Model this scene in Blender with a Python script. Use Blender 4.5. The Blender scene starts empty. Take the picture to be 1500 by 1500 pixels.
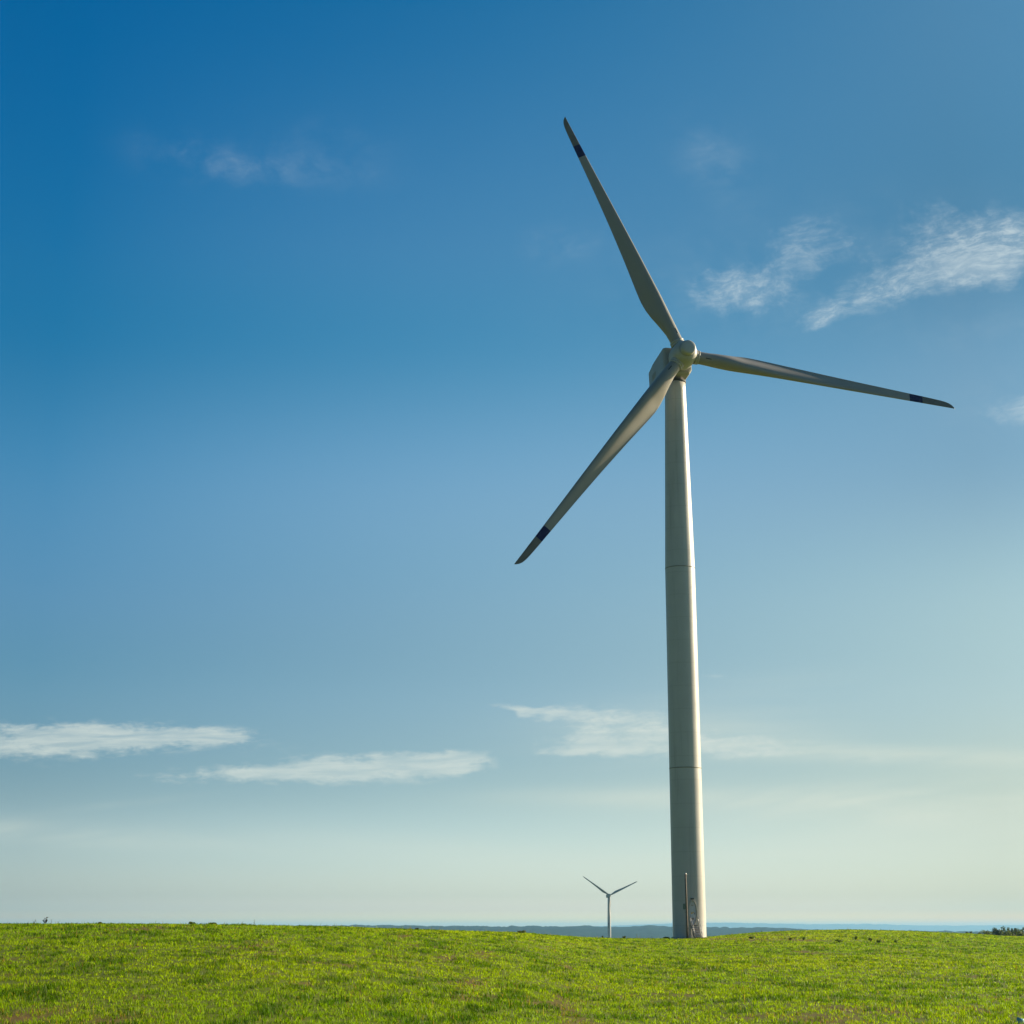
import bpy, bmesh, math, random
import numpy as np
from mathutils import Vector, Matrix

random.seed(7)
rng = np.random.default_rng(11)
S = bpy.context.scene
COL = S.collection
R = math.radians

# ------------------------------------------------------------------ camera, sky, sun, exposure
F_PX, Y_H, EYE = 2382.0, 1362.0, 1.7            # focal length and horizon row of the 1500 px photograph, eye height
PITCH = math.atan((Y_H - 750) / F_PX)
SUN_AZ, SUN_EL = 65.0, 19.0                     # degrees clockwise from the view direction, above the horizon

cam_d = bpy.data.cameras.new('camera')
cam = bpy.data.objects.new('camera', cam_d); COL.objects.link(cam)
cam.location = (0, 0, EYE); cam.rotation_euler = (math.pi / 2 + PITCH, 0, 0)
cam_d.sensor_width = 36; cam_d.lens = F_PX / 1500 * 36
cam_d.clip_start = 0.1; cam_d.clip_end = 90000
S.camera = cam

S.view_settings.view_transform = 'Standard'; S.view_settings.look = 'None'
S.view_settings.exposure = 1.0; S.view_settings.gamma = 1.0; S.view_settings.use_curve_mapping = False
S.cycles.volume_bounces = 1
S.cycles.max_bounces = 8
S.cycles.diffuse_bounces = 3
S.cycles.transparent_max_bounces = 16

sun_d = bpy.data.lights.new('sun', 'SUN'); sun = bpy.data.objects.new('sun', sun_d); COL.objects.link(sun)
sun_d.energy = 4.9; sun_d.angle = R(0.6); sun_d.color = (1.0, 0.85, 0.60)
SUN_V = Vector((math.sin(R(SUN_AZ)) * math.cos(R(SUN_EL)), math.cos(R(SUN_AZ)) * math.cos(R(SUN_EL)), math.sin(R(SUN_EL))))
sun.rotation_euler = SUN_V.to_track_quat('Z', 'Y').to_euler()
sun.location = SUN_V * 400


# ---- pixel of the photograph -> direction in the world
_F = np.array([0, math.cos(PITCH), math.sin(PITCH)]); _U = np.array([0, -math.sin(PITCH), math.cos(PITCH)])
def pix_dir(c, r):
    return np.array([c - 750.0, 0, 0]) + _F * F_PX + _U * (750.0 - r)
def gno(c, r):                                   # direction as (x/y, z/y)
    v = pix_dir(c, r); return v[0] / v[1], v[2] / v[1]

class NT:                                        # tiny helper to write node trees
    def __init__(self, tree):
        self.t = tree; self.n = tree.nodes; self.l = tree.links
    def new(self, kind, **kw):
        n = self.n.new(kind)
        for k, v in kw.items(): setattr(n, k, v)
        return n
    def put(self, sock, v):
        if isinstance(v, bpy.types.NodeSocket): self.l.new(v, sock)
        elif isinstance(v, (tuple, list)) and sock.type == 'RGBA' and len(v) == 3: sock.default_value = (*v, 1)
        else: sock.default_value = v
    def math(self, op, a, b=0.0, c=0.0, clamp=False):
        n = self.new('ShaderNodeMath', operation=op, use_clamp=clamp)
        self.put(n.inputs[0], a); self.put(n.inputs[1], b); self.put(n.inputs[2], c)
        return n.outputs[0]
    def vmath(self, op, a, b=(0, 0, 0)):
        n = self.new('ShaderNodeVectorMath', operation=op)
        self.put(n.inputs[0], a); self.put(n.inputs[1], b)
        return n.outputs[1] if op in ('DOT_PRODUCT', 'LENGTH', 'DISTANCE') else n.outputs[0]
    def smooth(self, v, a, b, lo=0.0, hi=1.0):
        n = self.new('ShaderNodeMapRange', interpolation_type='SMOOTHSTEP')
        self.put(n.inputs['Value'], v)
        n.inputs['From Min'].default_value = a; n.inputs['From Max'].default_value = b
        n.inputs['To Min'].default_value = lo; n.inputs['To Max'].default_value = hi
        return n.outputs[0]
    def noise(self, vec, scale, detail=4, rough=0.5, dist=0.0, lac=2.0):
        n = self.new('ShaderNodeTexNoise')
        self.put(n.inputs['Vector'], vec)
        n.inputs['Scale'].default_value = scale; n.inputs['Detail'].default_value = detail
        n.inputs['Roughness'].default_value = rough; n.inputs['Distortion'].default_value = dist
        n.inputs['Lacunarity'].default_value = lac
        return n.outputs[0]
    def mix(self, f, a, b, mode='MIX'):
        n = self.new('ShaderNodeMix', data_type='RGBA', blend_type=mode)
        self.put(n.inputs[0], f); self.put(n.inputs[6], a); self.put(n.inputs[7], b)
        return n.outputs[2]
    def ramp(self, f, stops):
        n = self.new('ShaderNodeValToRGB'); self.put(n.inputs[0], f)
        e = n.color_ramp.elements
        while len(e) < len(stops): e.new(0.5)
        for k, (p, c) in enumerate(stops):
            e[k].position = p; e[k].color = (*c, 1)
        return n.outputs[0]
    def comb(self, x, y, z):
        n = self.new('ShaderNodeCombineXYZ')
        for k, v in enumerate((x, y, z)): self.put(n.inputs[k], v)
        return n.outputs[0]

def build_sky():
    w = bpy.data.worlds.new('World'); S.world = w; w.use_nodes = True
    w.node_tree.nodes.clear(); t = NT(w.node_tree)
    sky = t.new('ShaderNodeTexSky', sky_type='NISHITA', sun_disc=False)
    sky.sun_elevation = R(SUN_EL); sky.sun_rotation = R(SUN_AZ)
    sky.altitude = 200; sky.air_density = 1.0; sky.dust_density = 1.6; sky.ozone_density = 1.6
    dirn = t.new('ShaderNodeTexCoord').outputs['Generated']
    sep = t.new('ShaderNodeSeparateXYZ'); t.put(sep.inputs[0], dirn)
    dx, dy, dz = sep.outputs
    # the photograph's film grade of the sky, by height above the horizon and by turn away from the sun
    hl = t.math('MAXIMUM', t.math('SQRT', t.math('ADD', t.math('MULTIPLY', dx, dx), t.math('MULTIPLY', dy, dy))), 1e-4)
    hs = t.math('DIVIDE', t.math('ADD', t.math('MULTIPLY', dx, math.sin(R(62))), t.math('MULTIPLY', dy, math.cos(R(62)))), hl)
    q = t.math('DIVIDE', t.math('SUBTRACT', hs, 0.20), 0.50, clamp=True)
    el = t.math('DIVIDE', t.math('MAXIMUM', dz, 0.0), 0.56, clamp=True)
    def grade(k):
        mid = [tuple(2 * c - 0.5 * (a_ + b_) for a_, c, b_ in zip(GRADE[0][i][1], GRADE[1][i][1], GRADE[2][i][1])) for i in range(len(GRADE[0]))]
        st = [(p / 0.56, tuple(0.125 * max(0.0, x) for x in (v if k != 1 else mid[i]))) for i, (p, v) in enumerate(GRADE[k])][::-1]
        n = t.new('ShaderNodeValToRGB'); t.put(n.inputs[0], el); n.color_ramp.interpolation = 'CARDINAL'
        e = n.color_ramp.elements
        while len(e) < len(st): e.new(0.5)
        for i, (p, c) in enumerate(st): e[i].position = p; e[i].color = (*c, 1)
        return n.outputs[0]
    q1 = t.math('SUBTRACT', 1.0, q)
    tot = None
    for k, wgt in ((0, t.math('MULTIPLY', q1, q1)), (1, t.math('MULTIPLY', t.math('MULTIPLY', q, q1), 2.0)), (2, t.math('MULTIPLY', q, q))):
        v = t.new('ShaderNodeVectorMath', operation='SCALE'); t.put(v.inputs[0], grade(k)); t.put(v.inputs['Scale'], t.math('MULTIPLY', wgt, 8.0))
        tot = v.outputs[0] if tot is None else t.vmath('ADD', tot, v.outputs[0])
    tot = t.vmath('MAXIMUM', tot, (0, 0, 0))
    dim = t.new('ShaderNodeVectorMath', operation='SCALE'); t.put(dim.inputs[0], tot); t.put(dim.inputs['Scale'], t.smooth(hs, -0.6, 0.15, 0.52, 1.0)); tot = dim.outputs[0]  # apart from the grade: unseen sky away from the sun darkened to lower ambient fill
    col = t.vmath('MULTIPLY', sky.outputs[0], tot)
    # clouds, laid out by direction
    ys = t.math('MAXIMUM', dy, 0.05)
    gx = t.math('DIVIDE', dx, ys); gz = t.math('DIVIDE', dz, ys)
    front = t.smooth(dy, 0.2, 0.5)
    P = t.comb(gx, gz, 0.0)
    def blobs(lst):
        tot = None
        for (c, r, rx, ry, ang, amp) in lst:
            x0, z0 = gno(c, r)
            x1, _ = gno(c + rx, r); _, z1 = gno(c, r - ry)
            a, b = abs(x1 - x0), abs(z1 - z0)
            ca, sa = math.cos(R(ang)), math.sin(R(ang))
            ddx = t.math('SUBTRACT', gx, x0); ddz = t.math('SUBTRACT', gz, z0)
            e1 = t.math('DIVIDE', t.math('ADD', t.math('MULTIPLY', ddx, ca), t.math('MULTIPLY', ddz, sa)), a)
            e2 = t.math('DIVIDE', t.math('SUBTRACT', t.math('MULTIPLY', ddz, ca), t.math('MULTIPLY', ddx, sa)), b)
            d2 = t.math('ADD', t.math('MULTIPLY', e1, e1), t.math('MULTIPLY', e2, e2))
            g = t.math('MULTIPLY', t.math('EXPONENT', t.math('MULTIPLY', d2, -1.0)), amp)
            tot = g if tot is None else t.math('ADD', tot, g)
        return tot
    # high wisps
    warp = t.noise(t.vmath('MULTIPLY', P, (1, 1.6, 1)), 12, 4, 0.5)
    warp2 = t.noise(t.vmath('ADD', P, (3.1, 1.7, 0)), 30, 4, 0.5)
    Pw = t.vmath('ADD', P, t.comb(t.math('MULTIPLY', t.math('SUBTRACT', warp, 0.5), 0.05), t.math('MULTIPLY', t.math('SUBTRACT', warp2, 0.5), 0.010), 0))
    rot = t.new('ShaderNodeVectorRotate', rotation_type='Z_AXIS'); t.put(rot.inputs['Vector'], Pw); rot.inputs['Angle'].default_value = R(-14)
    n1 = t.noise(t.vmath('MULTIPLY', rot.outputs[0], (0.6, 1.7, 1)), 95, 10, 0.70, 0.25)
    n2 = t.noise(Pw, 20, 9, 0.62)
    m = blobs(WISPS)
    n6 = t.noise(t.vmath('MULTIPLY', rot.outputs[0], (0.7, 1.3, 1)), 200, 6, 0.7)
    fib = t.smooth(t.math('ADD', t.math('MULTIPLY', n1, 0.72), t.math('MULTIPLY', n6, 0.28)), 0.40, 0.68)
    soft = t.smooth(t.math('ADD', m, t.math('MULTIPLY', t.math('SUBTRACT', n2, 0.5), 4.4)), 0.22, 1.95)
    soft = t.math('MULTIPLY', soft, t.smooth(m, 0.02, 0.6))
    core = blobs(CORES)
    tex = t.math('ADD', t.math('MULTIPLY', fib, t.math('SUBTRACT', 0.72, t.math('MULTIPLY', t.math('MINIMUM', core, 1.0), 0.30))), t.math('ADD', 0.28, t.math('MULTIPLY', core, 0.28)))
    w1 = t.math('MULTIPLY', soft, tex, clamp=True)
    # low flat cloud banks
    rot2 = t.new('ShaderNodeVectorRotate', rotation_type='Z_AXIS'); t.put(rot2.inputs['Vector'], P); rot2.inputs['Angle'].default_value = R(-2)
    n3 = t.noise(t.vmath('MULTIPLY', rot2.outputs[0], (0.50, 1.35, 1)), 95, 10, 0.66, 0.2)
    n5 = t.noise(t.vmath('MULTIPLY', rot2.outputs[0], (0.25, 1.5, 1)), 30, 4, 0.5, 0.3)
    m2 = blobs(BANKS)
    nb = t.math('ADD', t.math('MULTIPLY', t.math('SUBTRACT', n3, 0.5), 2.3), t.math('MULTIPLY', t.math('SUBTRACT', n5, 0.5), 0.9))
    w2 = t.smooth(t.math('ADD', t.math('MULTIPLY', m2, 0.75), nb), 0.20, 0.95)
    w2 = t.math('MULTIPLY', w2, t.smooth(m2, 0.04, 0.7))
    n7 = t.noise(t.vmath('MULTIPLY', rot2.outputs[0], (0.22, 1.9, 1)), 120, 7, 0.6, 0.4)
    w2 = t.math('MULTIPLY', w2, t.smooth(n7, 0.28, 0.72, 0.45, 1.0))
    # thin veils
    n4 = t.noise(t.vmath('MULTIPLY', rot2.outputs[0], (0.18, 1.5, 1)), 16, 6, 0.55, 0.6)
    m3 = blobs(VEILS)
    w3 = t.math('MULTIPLY', m3, t.smooth(n4, 0.28, 0.72))
    m4 = t.math('MULTIPLY', blobs(HIGH_VEILS), t.math('MULTIPLY', t.smooth(n2, 0.36, 0.66), t.math('ADD', 0.55, t.math('MULTIPLY', fib, 0.45))))
    w1 = t.math('MAXIMUM', w1, t.math('MULTIPLY', m4, 1.0))
    f1 = t.math('MULTIPLY', t.math('MULTIPLY', w1, front), 0.70)
    f2 = t.math('MULTIPLY', t.math('MULTIPLY', w2, front), 0.72)
    f3 = t.math('MULTIPLY', t.math('MULTIPLY', w3, front), 1.0, clamp=True)
    col = t.mix(f3, col, VEIL_COL)
    col = t.mix(f2, col, CLOUD_COL)
    col = t.mix(f1, col, WISP_COL)
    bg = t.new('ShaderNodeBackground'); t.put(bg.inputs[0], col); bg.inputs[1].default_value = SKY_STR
    out = t.new('ShaderNodeOutputWorld'); t.l.new(bg.outputs[0], out.inputs[0])
    try: w.cycles.sampling_method = 'MANUAL'; w.cycles.sample_map_resolution = 1024
    except Exception: pass

SKY_STR = 0.05
GRADE = ([(0.501, (0.0, 0.77, 1.294)), (0.39, (0.07, 0.833, 1.239)), (0.326, (0.138, 0.867, 1.194)), (0.259, (0.385, 1.001, 1.273)), (0.198, (0.498, 0.952, 1.19)), (0.14, (0.518, 0.888, 1.086)), (0.072, (0.823, 1.067, 1.312)), (0.018, (1.636, 1.915, 2.413)), (0.01, (2.351, 2.458, 2.68)), (0.005, (3.802, 2.915, 1.918))],
         [(0.522, (0.129, 0.86, 1.229)), (0.408, (0.393, 1.029, 1.265)), (0.341, (0.428, 1.075, 1.252)), (0.271, (0.847, 1.258, 1.342)), (0.207, (0.857, 1.153, 1.198)), (0.146, (0.832, 1.063, 1.141)), (0.075, (1.053, 1.253, 1.423)), (0.019, (1.882, 2.15, 2.571)), (0.01, (2.779, 2.829, 2.949)), (0.005, (4.2, 3.878, 2.456))],
         [(0.501, (0.388, 0.9, 1.063)), (0.39, (0.352, 0.762, 0.885)), (0.326, (0.605, 0.95, 1.012)), (0.259, (0.715, 0.969, 0.988)), (0.198, (0.972, 1.126, 1.027)), (0.14, (0.943, 1.056, 1.006)), (0.072, (0.969, 1.051, 1.08)), (0.018, (1.153, 1.372, 1.637)), (0.01, (1.539, 1.641, 1.691)), (0.005, (2.606, 1.927, 0.876))])
VEIL_COL = (7.5, 7.9, 6.7); CLOUD_COL = (7.0, 7.6, 7.0); WISP_COL = (6.6, 7.6, 7.8)
# column, row, radius x, radius y, turn, strength
WISPS = [(1072, 425, 55, 34, 5, 1.75), (1185, 375, 80, 55, 8, 1.3), (1405, 382, 110, 38, 14, 1.4), (1295, 430, 105, 24, 18, 1.0), (1480, 365, 70, 50, 10, 1.25), (1360, 325, 80, 34, -10, 0.8),
         (1205, 463, 30, 12, 30, 1.1), (1492, 597, 60, 28, 10, 1.35), (1045, 245, 50, 55, 50, 0.36), (820, 358, 45, 22, 5, 0.36), 
         (306, 256, 9, 4, -10, 0.45), (340, 338, 10, 11, 20, 0.45)]
HIGH_VEILS = [(290, 232, 80, 26, -12, 0.20), (410, 250, 110, 22, -3, 0.20), (480, 215, 80, 40, 0, 0.08), (1050, 235, 45, 55, 45, 0.22), (820, 358, 50, 22, 5, 0.20), (1200, 395, 250, 70, 10, 0.20), (1450, 480, 120, 30, 10, 0.10), (1490, 595, 80, 40, 8, 0.2)]
CORES = [(1400, 385, 55, 20, 14, 1.0), (1470, 390, 45, 16, 10, 0.7), (1180, 385, 35, 22, 8, 0.35), (1070, 428, 30, 14, 5, 0.35)]
BANKS = [(40, 1088, 170, 26, 0, 1.3), (210, 1079, 130, 19, -1, 1.15), (325, 1078, 70, 10, -2, 0.7), (360, 1134, 150, 14, 2, 1.0), (520, 1125, 140, 22, 1, 1.25), (655, 1118, 65, 16, 1, 1.3),
         (880, 1048, 110, 17, -4, 0.75), (768, 1043, 15, 8, 0, 1.3), (812, 1045, 26, 9, 0, 1.0), (735, 1035, 30, 5, -6, 0.6), (915, 1084, 125, 25, -3, 1.1), (1095, 1091, 90, 18, 0, 0.85), (860, 1100, 70, 8, 1, 0.9), (758, 1112, 14, 26, 0, -2.0), (1045, 990, 22, 4, 0, 0.6), (1350, 1108, 190, 12, -1, 0.5)]
VEILS = [(1150, 1010, 150, 30, 0, 0.2), (1430, 1185, 240, 36, 0, 0.7), (1000, 1075, 180, 45, 0, 0.45), (1350, 1108, 220, 15, -1, 0.8), (1180, 1095, 120, 16, 0, 0.45), (1250, 1172, 330, 26, 0, 0.75), (1350, 1235, 300, 34, 2, 0.45), (920, 1168, 180, 13, 0, 0.55), (80, 1222, 240, 18, -3, 0.6), (620, 1250, 260, 24, -5, 0.3), (1000, 1270, 260, 26, 0, 0.25), (150, 1180, 90, 6, 6, 0.25)]
build_sky()

# ------------------------------------------------------------------ helpers
def tag(o, label=None, cat=None, group=None, kind=None):
    for k, v in (('label', label), ('category', cat), ('group', group), ('kind', kind)):
        if v: o[k] = v
    return o
def empty(name, loc, rz=0.0):
    o = bpy.data.objects.new(name, None); COL.objects.link(o)
    o.location = loc; o.rotation_euler = (0, 0, rz); o.empty_display_size = 0.3
    return o
def link_mesh(name, me, mats, parent=None, smooth=False):
    for m in (mats if isinstance(mats, (list, tuple)) else [mats]): me.materials.append(m)
    if smooth: me.shade_smooth()
    o = bpy.data.objects.new(name, me); COL.objects.link(o)
    if parent: o.parent = parent
    return o
def from_bm(name, bm, mats, parent=None, smooth=False):
    bmesh.ops.recalc_face_normals(bm, faces=bm.faces)
    me = bpy.data.meshes.new(name); bm.to_mesh(me); bm.free()
    return link_mesh(name, me, mats, parent, smooth)
def copy_tree(o, parent=None):
    c = o.copy(); COL.objects.link(c); c.parent = parent
    for ch in list(o.children): copy_tree(ch, c)
    return c
def arrays_mesh(name, verts, loops, starts, totals):
    me = bpy.data.meshes.new(name)
    me.vertices.add(len(verts)); me.vertices.foreach_set('co', np.ascontiguousarray(verts, dtype=np.float32).ravel())
    me.loops.add(len(loops)); me.loops.foreach_set('vertex_index', np.ascontiguousarray(loops, dtype=np.int32))
    me.polygons.add(len(starts)); me.polygons.foreach_set('loop_start', np.ascontiguousarray(starts, dtype=np.int32))
    try: me.polygons.foreach_set('loop_total', np.ascontiguousarray(totals, dtype=np.int32))
    except Exception: pass
    me.update(calc_edges=True)
    return me
def grid_mesh(name, V):                          # V: (n, m, 3)
    n, m = V.shape[:2]
    idx = np.arange(n * m).reshape(n, m)
    q = np.stack([idx[:-1, :-1], idx[1:, :-1], idx[1:, 1:], idx[:-1, 1:]], -1).reshape(-1, 4)
    return arrays_mesh(name, V.reshape(-1, 3), q.ravel(), np.arange(len(q)) * 4, np.full(len(q), 4))
def set_col(me, arr, name='tint'):
    a = me.color_attributes.new(name, 'FLOAT_COLOR', 'POINT')
    c = np.ones((len(me.vertices), 4), np.float32); c[:, :3] = arr
    a.data.foreach_set('color', c.ravel())
def add_box(bm, c, s, M=None):
    r = bmesh.ops.create_cube(bm, size=1.0)
    for v in r['verts']:
        v.co = Vector((v.co.x * s[0] + c[0], v.co.y * s[1] + c[1], v.co.z * s[2] + c[2]))
        if M is not None: v.co = M @ v.co
    return r['verts']
def add_tube(bm, pts, rad, n=8):
    pts = [Vector(p) for p in pts]
    rads = rad if isinstance(rad, (list, tuple)) else [rad] * len(pts)
    rings = []
    for i, p in enumerate(pts):
        d = (pts[min(i + 1, len(pts) - 1)] - pts[max(i - 1, 0)]).normalized()
        a = d.cross(Vector((0.31, 0.83, 0.46)))
        if a.length < 1e-3: a = d.cross(Vector((1, 0, 0)))
        a.normalize(); b = d.cross(a)
        rings.append([bm.verts.new(p + (a * math.cos(2 * math.pi * k / n) + b * math.sin(2 * math.pi * k / n)) * rads[i]) for k in range(n)])
    for r0, r1 in zip(rings[:-1], rings[1:]):
        for k in range(n): bm.faces.new((r0[k], r0[(k + 1) % n], r1[(k + 1) % n], r1[k]))
    bm.faces.new(rings[0][::-1]); bm.faces.new(rings[-1])
def add_lathe(bm, prof, n=48, M=None):           # prof: (radius, z)
    rings = []
    for (r, z) in prof:
        if r < 1e-5:
            rings.append([bm.verts.new((M @ Vector((0, 0, z))) if M else (0, 0, z))])
        else:
            ring = []
            for k in range(n):
                v = Vector((r * math.cos(2 * math.pi * k / n), r * math.sin(2 * math.pi * k / n), z))
                ring.append(bm.verts.new(M @ v if M else v))
            rings.append(ring)
    for a, b in zip(rings[:-1], rings[1:]):
        for k in range(n):
            k2 = (k + 1) % n
            if len(a) == 1 and len(b) == 1: continue
            if len(a) == 1: bm.faces.new((a[0], b[k2], b[k]))
            elif len(b) == 1: bm.faces.new((a[k], a[k2], b[0]))
            else: bm.faces.new((a[k], a[k2], b[k2], b[k]))
    return rings
def vnoise(x, y, seed=0):                        # smooth value noise, 0..1
    x = np.asarray(x, float); y = np.asarray(y, float)
    xi = np.floor(x).astype(np.int64); yi = np.floor(y).astype(np.int64)
    fx = x - xi; fy = y - yi; fx = fx * fx * (3 - 2 * fx); fy = fy * fy * (3 - 2 * fy)
    def h(a, b):
        n = (a * 374761393 + b * 668265263 + seed * 144665) & 0xFFFFFFFF
        n = ((n ^ (n >> 13)) * 1274126177) & 0xFFFFFFFF
        return ((n ^ (n >> 16)) & 0xFFFF) / 65535.0
    a = h(xi, yi); b = h(xi + 1, yi); c = h(xi, yi + 1); d = h(xi + 1, yi + 1)
    return (a * (1 - fx) + b * fx) * (1 - fy) + (c * (1 - fx) + d * fx) * fy
def fbm(x, y, seed=0, o=4):
    s = 0; a = 0.5; f = 1
    for k in range(o):
        s = s + a * vnoise(x * f, y * f, seed + k * 17); a *= 0.5; f *= 2.03
    return s / (1 - 0.5 ** o)

# ------------------------------------------------------------------ materials
def material(name):
    m = bpy.data.materials.new(name); m.use_nodes = True
    m.node_tree.nodes.clear(); t = NT(m.node_tree)
    return m, t, t.new('ShaderNodeOutputMaterial')
def paint(name, col, rough=0.45, var=0.08, streak=0.0, spec=0.4, scale=0.6, metal=0.0, weld=0.0):
    m, t, out = material(name)
    p = t.new('ShaderNodeTexCoord').outputs['Object']
    n = t.noise(p, scale, 5, 0.6)
    c = t.mix(t.smooth(n, 0.3, 0.7), tuple(x * (1 - var) for x in col), tuple(min(1, x * (1 + var)) for x in col))
    if streak:
        s = t.noise(t.vmath('MULTIPLY', p, (1.6, 1.6, 0.07)), 1.0, 6, 0.65)
        c = t.mix(t.math('MULTIPLY', t.smooth(s, 0.5, 0.75), streak), c, (col[0] * 0.55, col[1] * 0.55, col[2] * 0.5))
    if weld:
        sx = t.new('ShaderNodeSeparateXYZ'); t.put(sx.inputs[0], p)
        fr = t.math('ABSOLUTE', t.math('SUBTRACT', t.math('FRACT', t.math('DIVIDE', sx.outputs[2], weld)), 0.5))
        c = t.mix(t.smooth(fr, 0.012, 0.028, 0.16, 0.0), c, (0.25, 0.22, 0.17))
    b = t.new('ShaderNodeBsdfPrincipled')
    t.put(b.inputs['Base Color'], c); t.put(b.inputs['Roughness'], t.smooth(n, 0.2, 0.8, rough - 0.06, rough + 0.08))
    b.inputs['Specular IOR Level'].default_value = spec; b.inputs['Metallic'].default_value = metal
    t.l.new(b.outputs[0], out.inputs[0])
    return m
TOWER_M = paint('tower_paint', (0.515, 0.485, 0.455), 0.36, 0.05, 0.5, 0.5, 0.25, 0.0, 2.71)
BLADE_M = paint('blade_paint', (0.265, 0.243, 0.218), 0.38, 0.04, 0.0, 0.45, 0.3)
TIP_M = paint('dirty_blade_tip', (0.14, 0.125, 0.11), 0.5, 0.12, 0.0, 0.3, 0.8)
BAND_M = paint('navy_band', (0.005, 0.007, 0.075), 0.6, 0.05, 0.0, 0.1)
HUB_M = paint('hub_paint', (0.42, 0.405, 0.375), 0.42, 0.04, 0.0, 0.45, 0.6)
NAC_M = paint('nacelle_paint', (0.37, 0.355, 0.33), 0.45, 0.05, 0.15, 0.4, 0.5)
DARK_M = paint('dark_rubber', (0.03, 0.03, 0.03), 0.7, 0.1)
SEAM_M = paint('seam_sealant', (0.27, 0.24, 0.19), 0.7, 0.15)
STEEL_M = paint('galvanised_steel', (0.46, 0.44, 0.42), 0.45, 0.15, 0.0, 0.5, 4, 0.5)
TREAD_M = paint('weathered_tread', (0.26, 0.22, 0.19), 0.6, 0.2, 0.0, 0.3, 5)
STEP_M = paint('worn_step', (0.62, 0.57, 0.53), 0.6, 0.15, 0.0, 0.3, 5)
RISER_M = paint('rusty_riser', (0.20, 0.14, 0.11), 0.7, 0.2, 0.0, 0.3, 5)
DOOR_M = paint('door_paint', (0.60, 0.60, 0.63), 0.4, 0.06, 0.0, 0.4, 2)
YELLOW_M = paint('warning_yellow', (0.75, 0.45, 0.02), 0.5, 0.1)
LAMP_M = paint('lamp_housing', (0.09, 0.085, 0.07), 0.5, 0.2)
CONC_M = paint('concrete', (0.48, 0.45, 0.39), 0.85, 0.15, 0.0, 0.2, 3)
WOOD_M = paint('pole_wood', (0.21, 0.16, 0.125), 0.7, 0.25, 0.4, 0.2, 6)
BOX_M = paint('green_grey_enamel', (0.14, 0.18, 0.14), 0.5, 0.1)
PLASTIC_M = paint('blue_plastic', (0.10, 0.34, 0.50), 0.4, 0.1, 0.0, 0.4, 12)
BARK_M = paint('bark', (0.09, 0.065, 0.045), 0.9, 0.3, 0.0, 0.1, 4)

def leaf_mat(name, col, trans=0.35, rough=0.45, spec=0.35, attr='tint'):
    m, t, out = material(name)
    a = t.new('ShaderNodeAttribute', attribute_name=attr, attribute_type='GEOMETRY').outputs['Color']
    c = t.mix(1.0, a, col, 'MULTIPLY')
    b = t.new('ShaderNodeBsdfPrincipled'); t.put(b.inputs['Base Color'], c)
    b.inputs['Roughness'].default_value = rough; b.inputs['Specular IOR Level'].default_value = spec
    tr = t.new('ShaderNodeBsdfTranslucent')
    t.put(tr.inputs[0], t.mix(1.0, c, (1.4, 1.45, 0.4), 'MULTIPLY'))
    mx = t.new('ShaderNodeMixShader'); mx.inputs[0].default_value = trans
    t.l.new(b.outputs[0], mx.inputs[1]); t.l.new(tr.outputs[0], mx.inputs[2]); t.l.new(mx.outputs[0], out.inputs[0])
    return m
GRASS_M = leaf_mat('grass_blade', (1, 1, 1), 0.5, 0.45, 0.10)
LEAF_M = leaf_mat('leaf', (1, 1, 1), 0.42, 0.5, 0.3)

# ------------------------------------------------------------------ terrain
CREST_C = np.array([-4000, -600, 0, 200, 400, 520, 600, 700, 760, 800, 850, 900, 985, 1035, 1060, 1100, 1150, 1230, 1300, 1400, 1450, 1500, 1700, 2100, 5500.])
CREST_R = np.array([1350, 1350, 1352.5, 1352, 1354.5, 1357.5, 1361, 1364, 1365.5, 1369, 1373, 1374.5, 1374.5, 1371.5, 1369, 1365.5, 1363, 1361.5, 1363, 1367.5, 1371, 1372, 1374, 1376, 1376.])
CREST_D = np.array([80, 80, 80, 80, 84, 92, 100, 112, 122, 130, 145, 160, 187, 205, 222, 238, 250, 262, 272, 290, 300, 305, 310, 310, 310.])
_az = np.arctan2(CREST_C - 750, F_PX)
_gy = np.array([gno(750, r)[1] for r in CREST_R])
TZ = -42.0
def smin(a, b, k):
    h = np.clip(0.5 + 0.5 * (b - a) / k, 0, 1)
    return b * (1 - h) + a * h - k * h * (1 - h)
def raw_terrain(az, d, zc):
    dc = np.interp(az, _az, CREST_D)
    tt = np.clip(d / dc, 0, 1)
    zin = zc * (2 * tt ** 2 - tt ** 4)
    u = np.maximum(d - dc, 0)
    drop = np.where(u < 130, 1.154e-4 * u * u, 1.154e-4 * 130 ** 2 + 0.03 * (u - 130))
    z = zin - drop
    floor = -29.5 - 12.0 * np.clip((d - 1800) / 2500, 0, 1)
    return np.where(d > 400, -smin(-z, -floor, 8.0), z)
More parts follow.
